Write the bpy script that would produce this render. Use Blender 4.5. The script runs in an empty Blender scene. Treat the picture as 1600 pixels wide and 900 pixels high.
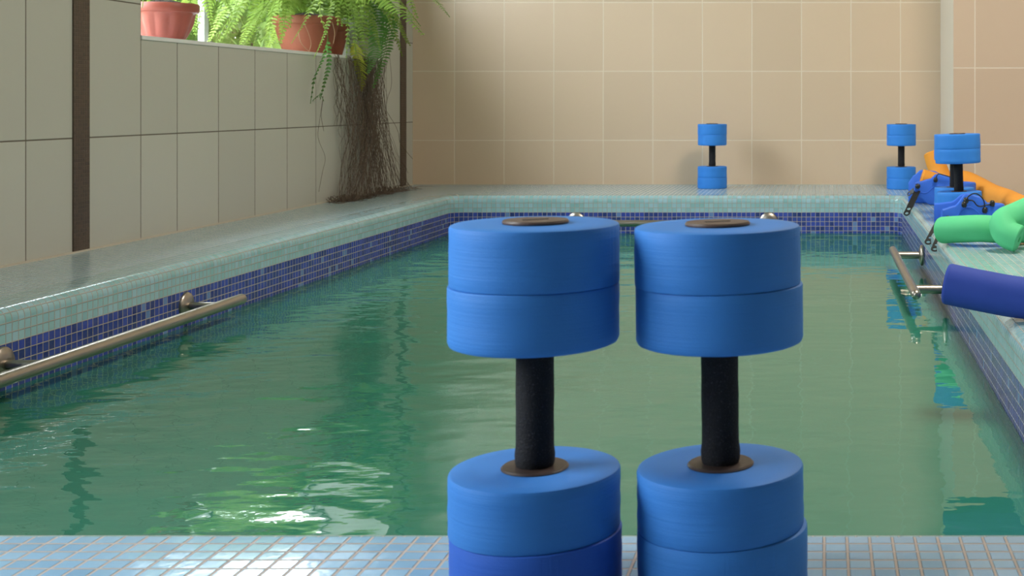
import bpy, bmesh, math, random
from mathutils import Vector, Matrix
random.seed(7)
PI = math.pi
scene = bpy.context.scene
C = scene.collection

# ------------------------------------------------------------------ camera, world, light, exposure
F = 2000.0                      # focal length in pixels of the 1600-wide frame
PX, PY = 1288.0, 160.0          # principal point (the picture is an off-centre crop)
H = 0.42                        # camera height over the pool deck
cam_d = bpy.data.cameras.new('camera'); cam = bpy.data.objects.new('camera', cam_d); C.objects.link(cam)
cam_d.sensor_width = 36.0; cam_d.lens = F * 36.0 / 1600.0
cam_d.shift_x = (800 - PX) / 1600.0; cam_d.shift_y = (PY - 450) / 1600.0
cam_d.clip_start = 0.02
cam.location = (0, 0, H); cam.rotation_euler = (PI / 2, 0, 0)
scene.camera = cam
cam_d.dof.use_dof = True; cam_d.dof.focus_distance = 2.4; cam_d.dof.aperture_fstop = 18.0

SKY = 7.5
world = bpy.data.worlds.new('sky'); scene.world = world; world.use_nodes = True
wn = world.node_tree.nodes; wn['Background'].inputs[0].default_value = (0.86, 0.94, 1.0, 1); wn['Background'].inputs[1].default_value = SKY

scene.view_settings.view_transform = 'Standard'; scene.view_settings.look = 'None'
scene.view_settings.gamma = 1.0; scene.view_settings.use_curve_mapping = False
scene.view_settings.exposure = 1.13

# windows: (y0, y1, z0, z1) in the left wall; the second one lies beside / behind the camera
WIN1 = (3.914, 6.05, 0.625, 1.95)
WIN2 = (-0.25, 1.45, 0.60, 2.1)
XW = -2.09; WT = 0.36          # left wall inner face and thickness
def portal(name, y0, y1, z0, z1):
    l = bpy.data.lights.new(name, 'AREA'); l.shape = 'RECTANGLE'; l.size = z1 - z0; l.size_y = y1 - y0
    l.cycles.is_portal = True
    o = bpy.data.objects.new(name, l); C.objects.link(o)
    o.location = (XW - WT - 0.02, (y0 + y1) / 2, (z0 + z1) / 2); o.rotation_euler = (0, -PI / 2, 0)
portal('window_portal', *WIN1); portal('window_portal', *WIN2)
def lamp(name, loc, rot, sx, sy, power, col):
    l = bpy.data.lights.new(name, 'AREA'); l.shape = 'RECTANGLE'; l.size = sx; l.size_y = sy; l.energy = power; l.color = col
    o = bpy.data.objects.new(name, l); C.objects.link(o); o.location = loc; o.rotation_euler = rot; return o
lamp('ceiling_fill_light', (0.9, 3.4, 2.72), (0, 0, 0), 0.6, 1.2, 38, (1.0, 0.88, 0.74))  # added warm fill, unseen, to brighten the far wall and room
lamp('ceiling_fill_light', (0.9, 0.2, 2.72), (0, 0, 0), 0.6, 1.2, 2, (1.0, 0.88, 0.74))  # weak second fill added over the near edge, also unseen

# ------------------------------------------------------------------ helpers
def P3(px, py, Y=None, X=None, Z=None):
    if Y is None:
        Y = F * X / (px - PX) if X is not None else F * (H - Z) / (py - PY)
    return Vector(((px - PX) * Y / F, Y, H - (py - PY) * Y / F))

def obj(name, bm, mat, parent=None, smooth=None, loc=None, fix=True):
    me = bpy.data.meshes.new(name)
    if fix: bmesh.ops.recalc_face_normals(bm, faces=bm.faces)
    bm.to_mesh(me); bm.free()
    for m in (mat if isinstance(mat, (list, tuple)) else [mat]): me.materials.append(m)
    if smooth is not None:
        for p in me.polygons: p.use_smooth = True
        if smooth < 180: me.set_sharp_from_angle(angle=math.radians(smooth))
    o = bpy.data.objects.new(name, me); C.objects.link(o)
    if parent: o.parent = parent
    if loc: o.location = loc
    return o
def thing(name, label, cat, loc=(0, 0, 0), rz=0, group=None):
    o = bpy.data.objects.new(name, None); C.objects.link(o); o.empty_display_size = 0.05
    o.location = loc; o.rotation_euler = (0, 0, rz); o['label'] = label; o['category'] = cat
    if group: o['group'] = group
    return o
def tag(o, label, cat, group=None, kind=None):
    o['label'] = label; o['category'] = cat
    if group: o['group'] = group
    if kind: o['kind'] = kind
    return o
def struct(o, label=None, cat=None):
    o['kind'] = 'structure'
    if label: o['label'] = label
    if cat: o['category'] = cat
    return o
def copy_tree(o, parent=None):
    c = o.copy(); C.objects.link(c); c.parent = parent
    for ch in list(o.children): copy_tree(ch, c)
    return c

def box(bm, x0, x1, y0, y1, z0, z1, mi=0):
    v = [bm.verts.new(p) for p in ((x0,y0,z0),(x1,y0,z0),(x1,y1,z0),(x0,y1,z0),(x0,y0,z1),(x1,y0,z1),(x1,y1,z1),(x0,y1,z1))]
    for f in ((0,3,2,1),(4,5,6,7),(0,1,5,4),(1,2,6,5),(2,3,7,6),(3,0,4,7)):
        fc = bm.faces.new([v[i] for i in f]); fc.material_index = mi
def lathe(bm, prof, n=48, mtx=None):
    """prof: list of (r, z); r==0 closes to a point"""
    rings = []
    for r, z in prof:
        if r < 1e-6: rings.append([bm.verts.new((0, 0, z))])
        else: rings.append([bm.verts.new((r * math.cos(2*PI*i/n), r * math.sin(2*PI*i/n), z)) for i in range(n)])
    new = [v for r in rings for v in r]
    for a, b in zip(rings, rings[1:]):
        for i in range(n):
            j = (i + 1) % n
            if len(a) == 1 and len(b) == 1: continue
            if len(a) == 1: bm.faces.new((a[0], b[j], b[i]))
            elif len(b) == 1: bm.faces.new((a[i], a[j], b[0]))
            else: bm.faces.new((a[i], a[j], b[j], b[i]))
    if mtx is not None: bmesh.ops.transform(bm, matrix=mtx, verts=new)
    return new
def smooth_path(pts, per=10):
    pts = [Vector(p) for p in pts]
    ext = [pts[0]*2 - pts[1]] + pts + [pts[-1]*2 - pts[-2]]
    out = []
    for i in range(1, len(ext) - 2):
        a, b, c, d = ext[i-1:i+3]
        for k in range(per):
            t = k / per
            out.append(0.5*((2*b) + (c-a)*t + (2*a-5*b+4*c-d)*t*t + (3*b-a-3*c+d)*t**3))
    out.append(pts[-1]); return out
def tube(bm, pts, r, n=12, cap='flat', rs=None):
    """rs: radii per point. cap: 'flat', 'foam' (rounded rim with centre hole), 'dome'"""
    pts = [Vector(p) for p in pts]
    rs = rs or [r] * len(pts)
    tans = []
    for i in range(len(pts)):
        a = pts[max(i-1, 0)]; b = pts[min(i+1, len(pts)-1)]
        tans.append((b - a).normalized())
    up = Vector((0, 0, 1)) if abs(tans[0].z) < 0.9 else Vector((1, 0, 0))
    nrm = tans[0].cross(up).normalized()
    stations = []
    def st(p, nn, t, rad): stations.append((p, nn.copy(), t.copy(), rad))
    frames = []
    for i, t in enumerate(tans):
        nrm = (nrm - t * nrm.dot(t)).normalized(); frames.append(nrm.copy())
    t0, t1 = tans[0], tans[-1]
    if cap == 'foam':
        for dr, dz in ((0.2, 0.22), (0.24, 0.0), (0.88, 0.0), (0.97, 0.05)): st(pts[0] + t0 * dz * rs[0], frames[0], t0, rs[0] * dr)
        st(pts[0] + t0 * 0.16 * rs[0], frames[0], t0, rs[0])
    elif cap == 'dome':
        for k in range(1, 5):
            a = k / 5 * PI / 2; st(pts[0] - t0 * rs[0] * math.cos(a), frames[0], t0, rs[0] * math.sin(a))
        st(pts[0], frames[0], t0, rs[0])
    else: st(pts[0], frames[0], t0, rs[0])
    for i in range(1, len(pts) - 1): st(pts[i], frames[i], tans[i], rs[i])
    if cap == 'foam':
        st(pts[-1] - t1 * 0.16 * rs[-1], frames[-1], t1, rs[-1])
        for dr, dz in ((0.97, 0.05), (0.88, 0.0), (0.24, 0.0), (0.2, 0.22)): st(pts[-1] - t1 * dz * rs[-1], frames[-1], t1, rs[-1] * dr)
    elif cap == 'dome':
        st(pts[-1], frames[-1], t1, rs[-1])
        for k in range(4, 0, -1):
            a = k / 5 * PI / 2; st(pts[-1] + t1 * rs[-1] * math.cos(a), frames[-1], t1, rs[-1] * math.sin(a))
    else: st(pts[-1], frames[-1], t1, rs[-1])
    rings = []
    for p, nn, t, rad in stations:
        bn = t.cross(nn)
        rings.append([bm.verts.new(p + (nn * math.cos(2*PI*k/n) + bn * math.sin(2*PI*k/n)) * rad) for k in range(n)])
    for a, b in zip(rings, rings[1:]):
        for k in range(n):
            j = (k + 1) % n; bm.faces.new((a[k], a[j], b[j], b[k]))
    bm.faces.new(rings[0][::-1]); bm.faces.new(rings[-1])

# ------------------------------------------------------------------ materials
class NT:
    def __init__(s, name):
        s.m = bpy.data.materials.new(name); s.m.use_nodes = True; s.t = s.m.node_tree
        s.n = s.t.nodes; s.b = s.n['Principled BSDF']; s.out = s.n['Material Output']
    def node(s, typ, **kw):
        n = s.n.new(typ)
        for k, v in kw.items(): setattr(n, k, v)
        return n
    def put(s, sock, v):
        if isinstance(v, bpy.types.NodeSocket): s.t.links.new(v, sock)
        elif v is not None: sock.default_value = v
    def math(s, op, a, b=None, c=None):
        n = s.node('ShaderNodeMath', operation=op); s.put(n.inputs[0], a); s.put(n.inputs[1], b)
        if c is not None: s.put(n.inputs[2], c)
        return n.outputs[0]
    def mix(s, fac, a, b):
        n = s.node('ShaderNodeMix', data_type='RGBA'); s.put(n.inputs['Factor'], fac)
        s.put(n.inputs[6], a if isinstance(a, bpy.types.NodeSocket) else (*a, 1)); s.put(n.inputs[7], b if isinstance(b, bpy.types.NodeSocket) else (*b, 1))
        return n.outputs[2]
    def noise(s, vec, scale, detail=2, rough=0.5, out=0):
        n = s.node('ShaderNodeTexNoise'); s.put(n.inputs['Vector'], vec); n.inputs['Scale'].default_value = scale
        n.inputs['Detail'].default_value = detail; n.inputs['Roughness'].default_value = rough
        return n.outputs[out]
    def maprange(s, v, a, b, c=0.0, d=1.0):
        n = s.node('ShaderNodeMapRange', interpolation_type='SMOOTHSTEP'); s.put(n.inputs[0], v)
        for i, q in enumerate((a, b, c, d)): n.inputs[i+1].default_value = q
        return n.outputs[0]
    def xyz(s, vec):
        n = s.node('ShaderNodeSeparateXYZ'); s.put(n.inputs[0], vec); return n.outputs
    def comb(s, x, y, z=0.0):
        n = s.node('ShaderNodeCombineXYZ'); s.put(n.inputs[0], x); s.put(n.inputs[1], y); s.put(n.inputs[2], z); return n.outputs[0]
    def coord(s, which='Object'): return s.node('ShaderNodeTexCoord').outputs[which]
    def bump(s, h, dist, strength=1.0, normal=None):
        n = s.node('ShaderNodeBump'); s.put(n.inputs['Height'], h); n.inputs['Distance'].default_value = dist; n.inputs['Strength'].default_value = strength
        if normal is not None: s.put(n.inputs['Normal'], normal)
        return n.outputs[0]
    def base(s, col=None, rough=None, metal=None, normal=None, spec=None):
        if col is not None: s.put(s.b.inputs['Base Color'], col if isinstance(col, bpy.types.NodeSocket) else (*col, 1))
        s.put(s.b.inputs['Roughness'], rough); s.put(s.b.inputs['Metallic'], metal); s.put(s.b.inputs['Specular IOR Level'], spec)
        if normal is not None: s.put(s.b.inputs['Normal'], normal)
        return s.m
    def tiles(s, u, v, pu, pv, g):
        """returns (tile mask, random per tile, random colour, local u, local v, row index)"""
        su = s.math('DIVIDE', u, pu); sv = s.math('DIVIDE', v, pv)
        iu = s.math('FLOOR', su); iv = s.math('FLOOR', sv)
        fu = s.math('SUBTRACT', su, iu); fv = s.math('SUBTRACT', sv, iv)
        du = s.math('MULTIPLY', s.math('MINIMUM', fu, s.math('SUBTRACT', 1.0, fu)), pu)
        dv = s.math('MULTIPLY', s.math('MINIMUM', fv, s.math('SUBTRACT', 1.0, fv)), pv)
        d = s.math('MINIMUM', du, dv)
        mask = s.maprange(d, g * 0.35, g * 0.75)
        wn_ = s.node('ShaderNodeTexWhiteNoise', noise_dimensions='2D'); s.put(wn_.inputs['Vector'], s.comb(iu, iv))
        return mask, wn_.outputs['Value'], wn_.outputs['Color'], fu, fv, iv

MP = 0.0208     # mosaic pitch
def mosaic_tail(s, u, v, band, pal, pitch=MP, grout=(0.50, 0.47, 0.43), g=0.0020, rough=0.12, tilt=0.35, blue=(0.014, 0.030, 0.27)):
    mask, rv, rc, fu, fv, iv = s.tiles(u, v, pitch, pitch, g)
    ramp = s.node('ShaderNodeValToRGB'); s.put(ramp.inputs[0], rv)
    el = ramp.color_ramp.elements
    el[0].position = 0; el[0].color = (*pal[0], 1); el[1].position = 1; el[1].color = (*pal[-1], 1)
    for i, c in enumerate(pal[1:-1]):
        e = el.new((i + 1) / (len(pal) - 1)); e.color = (*c, 1)
    col = ramp.outputs[0]
    if band:
        rb = s.xyz(rc)
        bl = s.mix(rb[0], tuple(q * 0.65 for q in blue), tuple(min(1, q * 1.6 + 0.01) for q in blue))
        bl = s.mix(s.math('GREATER_THAN', rb[1], 0.965), bl, (0.12, 0.22, 0.50))
        inb = s.math('MULTIPLY', s.math('LESS_THAN', iv, -0.5), s.math('GREATER_THAN', iv, -5.5))
        col = s.mix(inb, col, bl)
    nz = s.noise(s.comb(u, v), 60, 3)
    col = s.mix(s.math('MULTIPLY', nz, 0.22), col, (0.25, 0.4, 0.42))
    gn = s.noise(s.comb(u, v), 25, 3)
    gcol = s.mix(gn, tuple(q * 0.75 for q in grout), grout)
    col = s.mix(mask, gcol, col)
    r3 = s.xyz(rc)
    h = s.math('ADD', s.math('MULTIPLY', s.math('SUBTRACT', fu, 0.5), s.math('SUBTRACT', r3[0], 0.5)),
               s.math('MULTIPLY', s.math('SUBTRACT', fv, 0.5), s.math('SUBTRACT', r3[1], 0.5)))
    h = s.math('MULTIPLY', h, tilt)
    h = s.math('ADD', h, s.math('MULTIPLY', s.noise(s.comb(u, v), 130, 1), 0.12))
    h = s.math('MULTIPLY', s.math('ADD', h, 1.0), mask)
    rr = s.maprange(mask, 0, 1, 0.65, rough)
    sp = s.maprange(v, 0.040, 0.062, 0.10, 0.42) if band else 0.42
    return s.base(col, rr, 0, s.bump(h, 0.0012), sp)
LIGHT = [(0.27, 0.49, 0.54), (0.34, 0.56, 0.61), (0.25, 0.48, 0.50), (0.36, 0.57, 0.66), (0.30, 0.53, 0.55)]
s = NT('pool mosaic'); uv = s.xyz(s.coord('UV')); M_POOL = mosaic_tail(s, uv[0], uv[1], True, LIGHT)
NEARC = [(0.23, 0.44, 0.68), (0.28, 0.50, 0.74), (0.22, 0.42, 0.64), (0.31, 0.53, 0.76), (0.26, 0.47, 0.68)]
DECKC = [(0.36, 0.55, 0.65), (0.42, 0.61, 0.71), (0.32, 0.52, 0.59), (0.41, 0.58, 0.73)]
s = NT('deck mosaic near'); p = s.xyz(s.coord()); M_NEAR = mosaic_tail(s, p[0], s.math('SUBTRACT', p[1], 1.262), False, NEARC, pitch=0.0218, grout=(0.55, 0.47, 0.42), g=0.0026, rough=0.13, tilt=0.5)
s = NT('deck mosaic'); p = s.xyz(s.coord()); M_DECK = mosaic_tail(s, p[0], p[1], False, DECKC, grout=(0.62, 0.6, 0.54), rough=0.16, tilt=0.3)

def wall_mat(name, axis, pu, pv, ou, ov, col, grout, g, shift=None, wave=0.0):
    s = NT(name); p = s.xyz(s.coord()); u = p[axis]; z = p[2]
    uu = s.math('SUBTRACT', u, ou)
    if shift: uu = s.math('ADD', uu, s.math('MULTIPLY', s.math('GREATER_THAN', u, shift[0]), shift[1]))
    mask, rv, rc, fu, fv, iv = s.tiles(uu, s.math('SUBTRACT', z, ov), pu, pv, g)
    n1 = s.noise(s.coord(), 3, 4)
    c = s.mix(rv, tuple(q * 0.95 for q in col), tuple(q * 1.04 for q in col))
    c = s.mix(s.math('MULTIPLY', n1, 0.35), c, tuple(q * 0.86 for q in col))
    c = s.mix(mask, grout, c)
    h = s.math('ADD', mask, s.math('MULTIPLY', s.noise(s.coord(), 45, 3), 0.35))
    return s.base(c, s.maprange(mask, 0, 1, 0.8, 0.33), 0, s.bump(h, 0.0008, 0.8))
M_LEFT = wall_mat('left wall tiles', 1, 0.282, 0.40, 3.914, -0.08, (0.52, 0.515, 0.455), (0.14, 0.115, 0.09), 0.0035, shift=(4.02, 0.062))
M_FAR = wall_mat('far wall tiles', 0, 0.2515, 0.35, 0.135, -0.122, (0.72, 0.55, 0.39), (0.80, 0.68, 0.54), 0.0045)
M_PIER = wall_mat('pier tiles', 0, 0.2515, 0.35, 0.688, -0.122, (0.66, 0.49, 0.36), (0.78, 0.66, 0.54), 0.0045)

def plain(name, col, rough=0.5, metal=0.0, nscale=None, namp=0.0, spec=None):
    s = NT(name); nrm = None
    if nscale: nrm = s.bump(s.noise(s.coord(), nscale, 3), namp)
    return s.base(col, rough, metal, nrm, spec)
M_CREAM = plain('cream plaster', (0.72, 0.64, 0.53), 0.5, 0, 30, 0.0005)
M_WHITE = plain('white plaster', (0.78, 0.78, 0.76), 0.6, 0, 30, 0.0005)
M_SILL = plain('white sill', (0.80, 0.80, 0.80), 0.3, 0, 20, 0.0004)
M_CAULK = plain('cream caulk', (0.56, 0.51, 0.42), 0.6, 0, 60, 0.001)
M_FRAME = plain('grey window frame', (0.34, 0.36, 0.33), 0.5)
s = NT('brown mosaic'); p = s.xyz(s.coord())
mask, rv, rc, fu, fv, iv = s.tiles(s.math('SUBTRACT', p[1], 3.557), p[2], 0.0110, 0.0110, 0.0018)
c = s.mix(rv, (0.045, 0.026, 0.017), (0.085, 0.048, 0.03)); c = s.mix(mask, (0.11, 0.08, 0.06), c)
M_BROWN = s.base(c, s.maprange(mask, 0, 1, 0.7, 0.3), 0, s.bump(mask, 0.001))

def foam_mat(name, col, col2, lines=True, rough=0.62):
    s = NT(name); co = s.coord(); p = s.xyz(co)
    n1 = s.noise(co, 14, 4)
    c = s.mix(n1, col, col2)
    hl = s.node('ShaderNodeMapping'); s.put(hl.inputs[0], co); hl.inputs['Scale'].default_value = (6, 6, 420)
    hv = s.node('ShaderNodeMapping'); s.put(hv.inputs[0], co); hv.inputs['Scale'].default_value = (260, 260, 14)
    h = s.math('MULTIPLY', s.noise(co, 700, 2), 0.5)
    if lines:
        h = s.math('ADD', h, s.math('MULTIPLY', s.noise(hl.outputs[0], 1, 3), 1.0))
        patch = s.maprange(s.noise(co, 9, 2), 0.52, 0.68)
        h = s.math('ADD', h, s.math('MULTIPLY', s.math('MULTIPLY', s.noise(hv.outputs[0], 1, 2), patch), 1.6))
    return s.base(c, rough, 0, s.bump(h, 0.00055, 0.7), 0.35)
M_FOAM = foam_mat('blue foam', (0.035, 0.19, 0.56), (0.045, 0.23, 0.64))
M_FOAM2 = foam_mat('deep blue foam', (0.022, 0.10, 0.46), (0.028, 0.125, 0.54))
M_FOAMB = foam_mat('bright blue foam', (0.03, 0.22, 0.74), (0.04, 0.26, 0.80), False)
M_CUFF = foam_mat('royal blue foam', (0.035, 0.15, 0.72), (0.04, 0.17, 0.80), False, 0.5)
M_NBLUE = foam_mat('dark blue noodle foam', (0.028, 0.06, 0.36), (0.035, 0.08, 0.42), False, 0.75)
M_GREEN = foam_mat('green noodle foam', (0.09, 0.58, 0.25), (0.13, 0.64, 0.30), False, 0.7)
M_ORANGE = foam_mat('orange noodle foam', (0.80, 0.30, 0.03), (0.86, 0.36, 0.045), False, 0.7)
s = NT('black foam grip'); sp = s.noise(s.coord(), 900, 2)
M_GRIP = s.base(s.mix(s.maprange(sp, 0.60, 0.72), (0.011, 0.010, 0.011), (0.06, 0.055, 0.06)), 0.75, 0, s.bump(s.noise(s.coord(), 500, 3), 0.0008), 0.3)
M_WASH = plain('dark brown plastic', (0.055, 0.034, 0.027), 0.38, 0, 300, 0.0002)
M_CAP = plain('brown plastic cap', (0.105, 0.062, 0.046), 0.42, 0, 300, 0.0002)
M_BLACK = plain('black plastic', (0.012, 0.013, 0.014), 0.4)
s = NT('brushed steel'); mp = s.node('ShaderNodeMapping'); s.put(mp.inputs[0], s.coord()); mp.inputs['Scale'].default_value = (300, 6, 300)
nz = s.noise(mp.outputs[0], 1, 3); st_ = s.noise(s.coord(), 7, 3)
M_STEEL = s.base(s.mix(st_, (0.36, 0.32, 0.275), (0.48, 0.435, 0.38)), s.maprange(nz, 0.2, 0.8, 0.27, 0.42), 1.0, s.bump(nz, 0.0002))
M_POT = plain('terracotta plastic', (0.30, 0.07, 0.045), 0.45, 0, 40, 0.0006)
M_POT2 = plain('light terracotta', (0.30, 0.085, 0.045), 0.6, 0, 60, 0.001)
M_SOIL = plain('soil', (0.03, 0.02, 0.013), 0.95, 0, 120, 0.01)
def leaf_mat(name, c1, c2, tr):
    s = NT(name); n = s.noise(s.coord(), 9, 3); c = s.mix(n, c1, c2); s.base(c, 0.45, 0, None, 0.3)
    t = s.node('ShaderNodeBsdfTranslucent'); s.put(t.inputs[0], s.mix(n, tuple(min(1, q * 1.8) for q in c1), tuple(min(1, q * 1.7) for q in c2)))
    m = s.node('ShaderNodeMixShader'); m.inputs[0].default_value = tr
    s.t.links.new(s.b.outputs[0], m.inputs[1]); s.t.links.new(t.outputs[0], m.inputs[2]); s.t.links.new(m.outputs[0], s.out.inputs[0])
    return s.m
M_FERN = leaf_mat('fern leaf', (0.08, 0.185, 0.03), (0.32, 0.40, 0.08), 0.42)
M_FERND = leaf_mat('dark fern leaf', (0.055, 0.16, 0.03), (0.11, 0.26, 0.05), 0.35)
M_FERNY = leaf_mat('yellowing fern leaf', (0.45, 0.42, 0.06), (0.30, 0.36, 0.06), 0.4)
M_BUSH = leaf_mat('shrub leaf', (0.06, 0.125, 0.028), (0.20, 0.255, 0.07), 0.42)
M_ROOT = plain('dry brown root', (0.12, 0.085, 0.06), 0.85)
M_ROOTP = plain('pale runner', (0.42, 0.26, 0.16), 0.7)

# water: mirror-like rippled skin over green, absorbing, slightly cloudy water
s = NT('pool water'); co = s.coord()
m1 = s.node('ShaderNodeMapping'); s.put(m1.inputs[0], co); m1.inputs['Scale'].default_value = (1.0, 1.6, 1)
m1.inputs['Rotation'].default_value = (0, 0, 0.25)
px_ = s.xyz(co)
amp = s.maprange(px_[0], -0.9, 0.1, 1.0, 0.30)
w = s.math('ADD', s.math('MULTIPLY', s.noise(m1.outputs[0], 4.0, 2, 0.5), 1.0), s.math('MULTIPLY', s.noise(m1.outputs[0], 17, 2, 0.5), 0.13))
w = s.math('MULTIPLY', w, amp)
nrm = s.bump(w, 0.0085, 1.0)
fr = s.node('ShaderNodeFresnel'); fr.inputs['IOR'].default_value = 1.68; s.put(fr.inputs['Normal'], nrm)
gl = s.node('ShaderNodeBsdfGlossy'); gl.inputs['Roughness'].default_value = 0.015; s.put(gl.inputs['Normal'], nrm)
rf = s.node('ShaderNodeBsdfRefraction'); rf.inputs['IOR'].default_value = 1.33; rf.inputs['Roughness'].default_value = 0.0; s.put(rf.inputs['Normal'], nrm)
df = s.node('ShaderNodeBsdfDiffuse'); df.inputs[0].default_value = (0.048, 0.32, 0.215, 1)
mx = s.node('ShaderNodeMixShader'); mx.inputs[0].default_value = 0.65; s.t.links.new(rf.outputs[0], mx.inputs[1]); s.t.links.new(df.outputs[0], mx.inputs[2])
m2 = s.node('ShaderNodeMixShader'); s.put(m2.inputs[0], fr.outputs[0]); s.t.links.new(mx.outputs[0], m2.inputs[1]); s.t.links.new(gl.outputs[0], m2.inputs[2])
s.t.links.new(m2.outputs[0], s.out.inputs[0])
va = s.node('ShaderNodeVolumeAbsorption'); va.inputs[0].default_value = (0.30, 0.80, 0.62, 1); va.inputs[1].default_value = 0.8
s.t.links.new(va.outputs[0], s.out.inputs['Volume']); M_WATER = s.m
s = NT('window glass'); g_ = s.node('ShaderNodeBsdfGlossy'); g_.inputs['Roughness'].default_value = 0.0; tr = s.node('ShaderNodeBsdfTransparent')
m_ = s.node('ShaderNodeMixShader'); m_.inputs[0].default_value = 0.06; s.t.links.new(tr.outputs[0], m_.inputs[1]); s.t.links.new(g_.outputs[0], m_.inputs[2]); s.t.links.new(m_.outputs[0], s.out.inputs[0]); M_GLASS = s.m

# ------------------------------------------------------------------ room shell
YF, YB, XR, ZC = 6.5, -3.4, 2.7, 2.75
bm = bmesh.new()
ys = sorted([YB, WIN2[0], WIN2[1], WIN1[0], WIN1[1], YF])
def wall_piece(y0, y1, z0, z1): box(bm, XW - WT, XW, y0, y1, z0, z1)
wall_piece(YB, WIN2[0], -0.0, ZC); wall_piece(WIN2[1], WIN1[0], 0, ZC); wall_piece(WIN1[1], YF, 0, ZC)
for w_ in (WIN1, WIN2): wall_piece(w_[0], w_[1], 0, w_[2] - (0.012 if w_ is WIN1 else 0)); wall_piece(w_[0], w_[1], w_[3], ZC)
struct(obj('wall_left', bm, M_LEFT))
bm = bmesh.new(); box(bm, XW - WT, XR + .2, YF, YF + 0.2, 0, ZC); struct(obj('wall_back', bm, M_FAR))
bm = bmesh.new(); box(bm, XR, XR + 0.2, YB, YF, 0, ZC); struct(obj('wall_right', bm, plain('beige right wall', (0.36, 0.33, 0.29), 0.6)))
bm = bmesh.new(); box(bm, XW - WT, XR + .2, YB - 0.2, YB, 0, ZC); struct(obj('wall_front', bm, plain('dim back wall', (0.12, 0.11, 0.10), 0.6)))
bm = bmesh.new(); box(bm, XW - WT, XR + .2, YB - .2, YF + .2, ZC, ZC + 0.1); struct(obj('ceiling', bm, plain('ceiling paint', (0.52, 0.52, 0.50), 0.8)))
# pier that steps forward on the right, its end face plain and pale
bm = bmesh.new(); box(bm, 0.59, XR, 5.85, YF, 0, ZC)
for f in bm.faces:
    f.material_index = 1 if f.calc_center_median().x < 0.6 else 0
struct(obj('wall_pier', bm, [M_PIER, M_CREAM]), 'tiled wall step at the far right corner with a pale plain side', 'wall')
# brown mosaic strips, caulk line, sill
bm = bmesh.new(); box(bm, XW - 0.002, XW + 0.004, 3.557, 3.635, 0.004, ZC); struct(obj('trim_1', bm, M_BROWN))
bm = bmesh.new(); box(bm, XW - 0.002, XW + 0.004, 6.305, 6.39, 0.004, ZC); struct(obj('trim_2', bm, M_BROWN))
bm = bmesh.new(); box(bm, XW - 0.001, XW + 0.005, YB, YF, 0.0, 0.005); struct(obj('trim_3', bm, M_CAULK))
bm = bmesh.new(); box(bm, XW - 0.001, 0.59, YF - 0.005, YF, 0.0, 0.005); struct(obj('trim_4', bm, M_CAULK))
bm = bmesh.new(); box(bm, XW - WT, XW + 0.004, WIN1[0] , WIN1[1], WIN1[2] - 0.012, WIN1[2])
struct(obj('window_sill', bm, M_SILL), 'white sill under the plants in the left wall', 'window sill')
def window(name, w_, n):
    y0, y1, z0, z1 = w_
    bm = bmesh.new(); xa, xb = XW - WT + 0.02, XW - WT + 0.045; t = 0.035
    box(bm, xa, xb, y0, y1, z0, z0 + t * 0.4); box(bm, xa, xb, y0, y1, z1 - t, z1)
    for i in range(n + 1):
        yy = y0 + (y1 - y0 - t) * i / n
        box(bm, xa, xb, yy, yy + t, z0 + t * 0.4, z1 - t)
    fr_ = struct(obj(name, bm, M_FRAME))
    bm = bmesh.new(); box(bm, xa + 0.010, xa + 0.014, y0 + 0.01, y1 - 0.01, z0 + 0.01, z1 - 0.01)
    obj('pane', bm, M_GLASS, fr_)
window('window_1', WIN1, 2); window('window_2', WIN2, 3)

# pool basin: a profile swept round a rounded rectangle
X0, X1, Y0, Y1 = -1.675, 0.345, 1.264, 5.75
RB, RC, DEP = 0.027, 0.055, 1.25
STRIP = 0.104
def rrect(o, r):
    pts = []
    x0, x1, y0, y1 = X0 - o, X1 + o, Y0 - o, Y1 + o; r = r + o
    for cx, cy, a0 in ((x1 - r, y1 - r, 0), (x0 + r, y1 - r, PI/2), (x0 + r, y0 + r, PI), (x1 - r, y0 + r, 3*PI/2)):
        for k in range(9):
            a = a0 + PI/2 * k / 8; pts.append(Vector((cx + r*math.cos(a), cy + r*math.sin(a), 0)))
    return pts
prof = [(STRIP, 0.0, 0.074 - RB + RB * PI/2 + STRIP - RB)]
for k in range(7):
    a = PI/2 * k / 6
    prof.append((RB * (1 - math.sin(a)), -RB + RB * math.cos(a), 0.074 - RB + RB * (PI/2 - a)))
prof += [(0.0, -0.18, -0.106), (0.0, -DEP, -DEP + 0.074)]
base_ring = rrect(0, RC); n = len(base_ring)
us = [0.0]
for i in range(n): us.append(us[-1] + (base_ring[(i+1) % n] - base_ring[i]).length)
bm = bmesh.new(); uvl = bm.loops.layers.uv.new('UVMap'); rings = []
for o_, z_, v_ in prof:
    rings.append([bm.verts.new((p.x, p.y, z_)) for p in rrect(o_, RC)])
for k in range(len(prof) - 1):
    for i in range(n):
        j = (i + 1) % n
        f = bm.faces.new((rings[k][i], rings[k+1][i], rings[k+1][j], rings[k][j]))
        for lp, (uu, vv) in zip(f.loops, ((us[i], prof[k][2]), (us[i], prof[k+1][2]), (us[i+1], prof[k+1][2]), (us[i+1], prof[k][2]))): lp[uvl].uv = (uu, vv)
        f.smooth = True
        if k == 0 and rings[k][i].co.y < Y0 and rings[k][j].co.y < Y0: f.material_index = 1
f = bm.faces.new(rings[-1])
for lp in f.loops: lp[uvl].uv = (lp.vert.co.x + 10, lp.vert.co.y + 10)
# rounded coping overlay ends on a skirt below the deck so that it has thickness
me_pool = obj('pool_basin', bm, [M_POOL, M_NEAR], fix=False); struct(me_pool, 'mosaic pool basin with a dark blue waterline band', 'pool')
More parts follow.
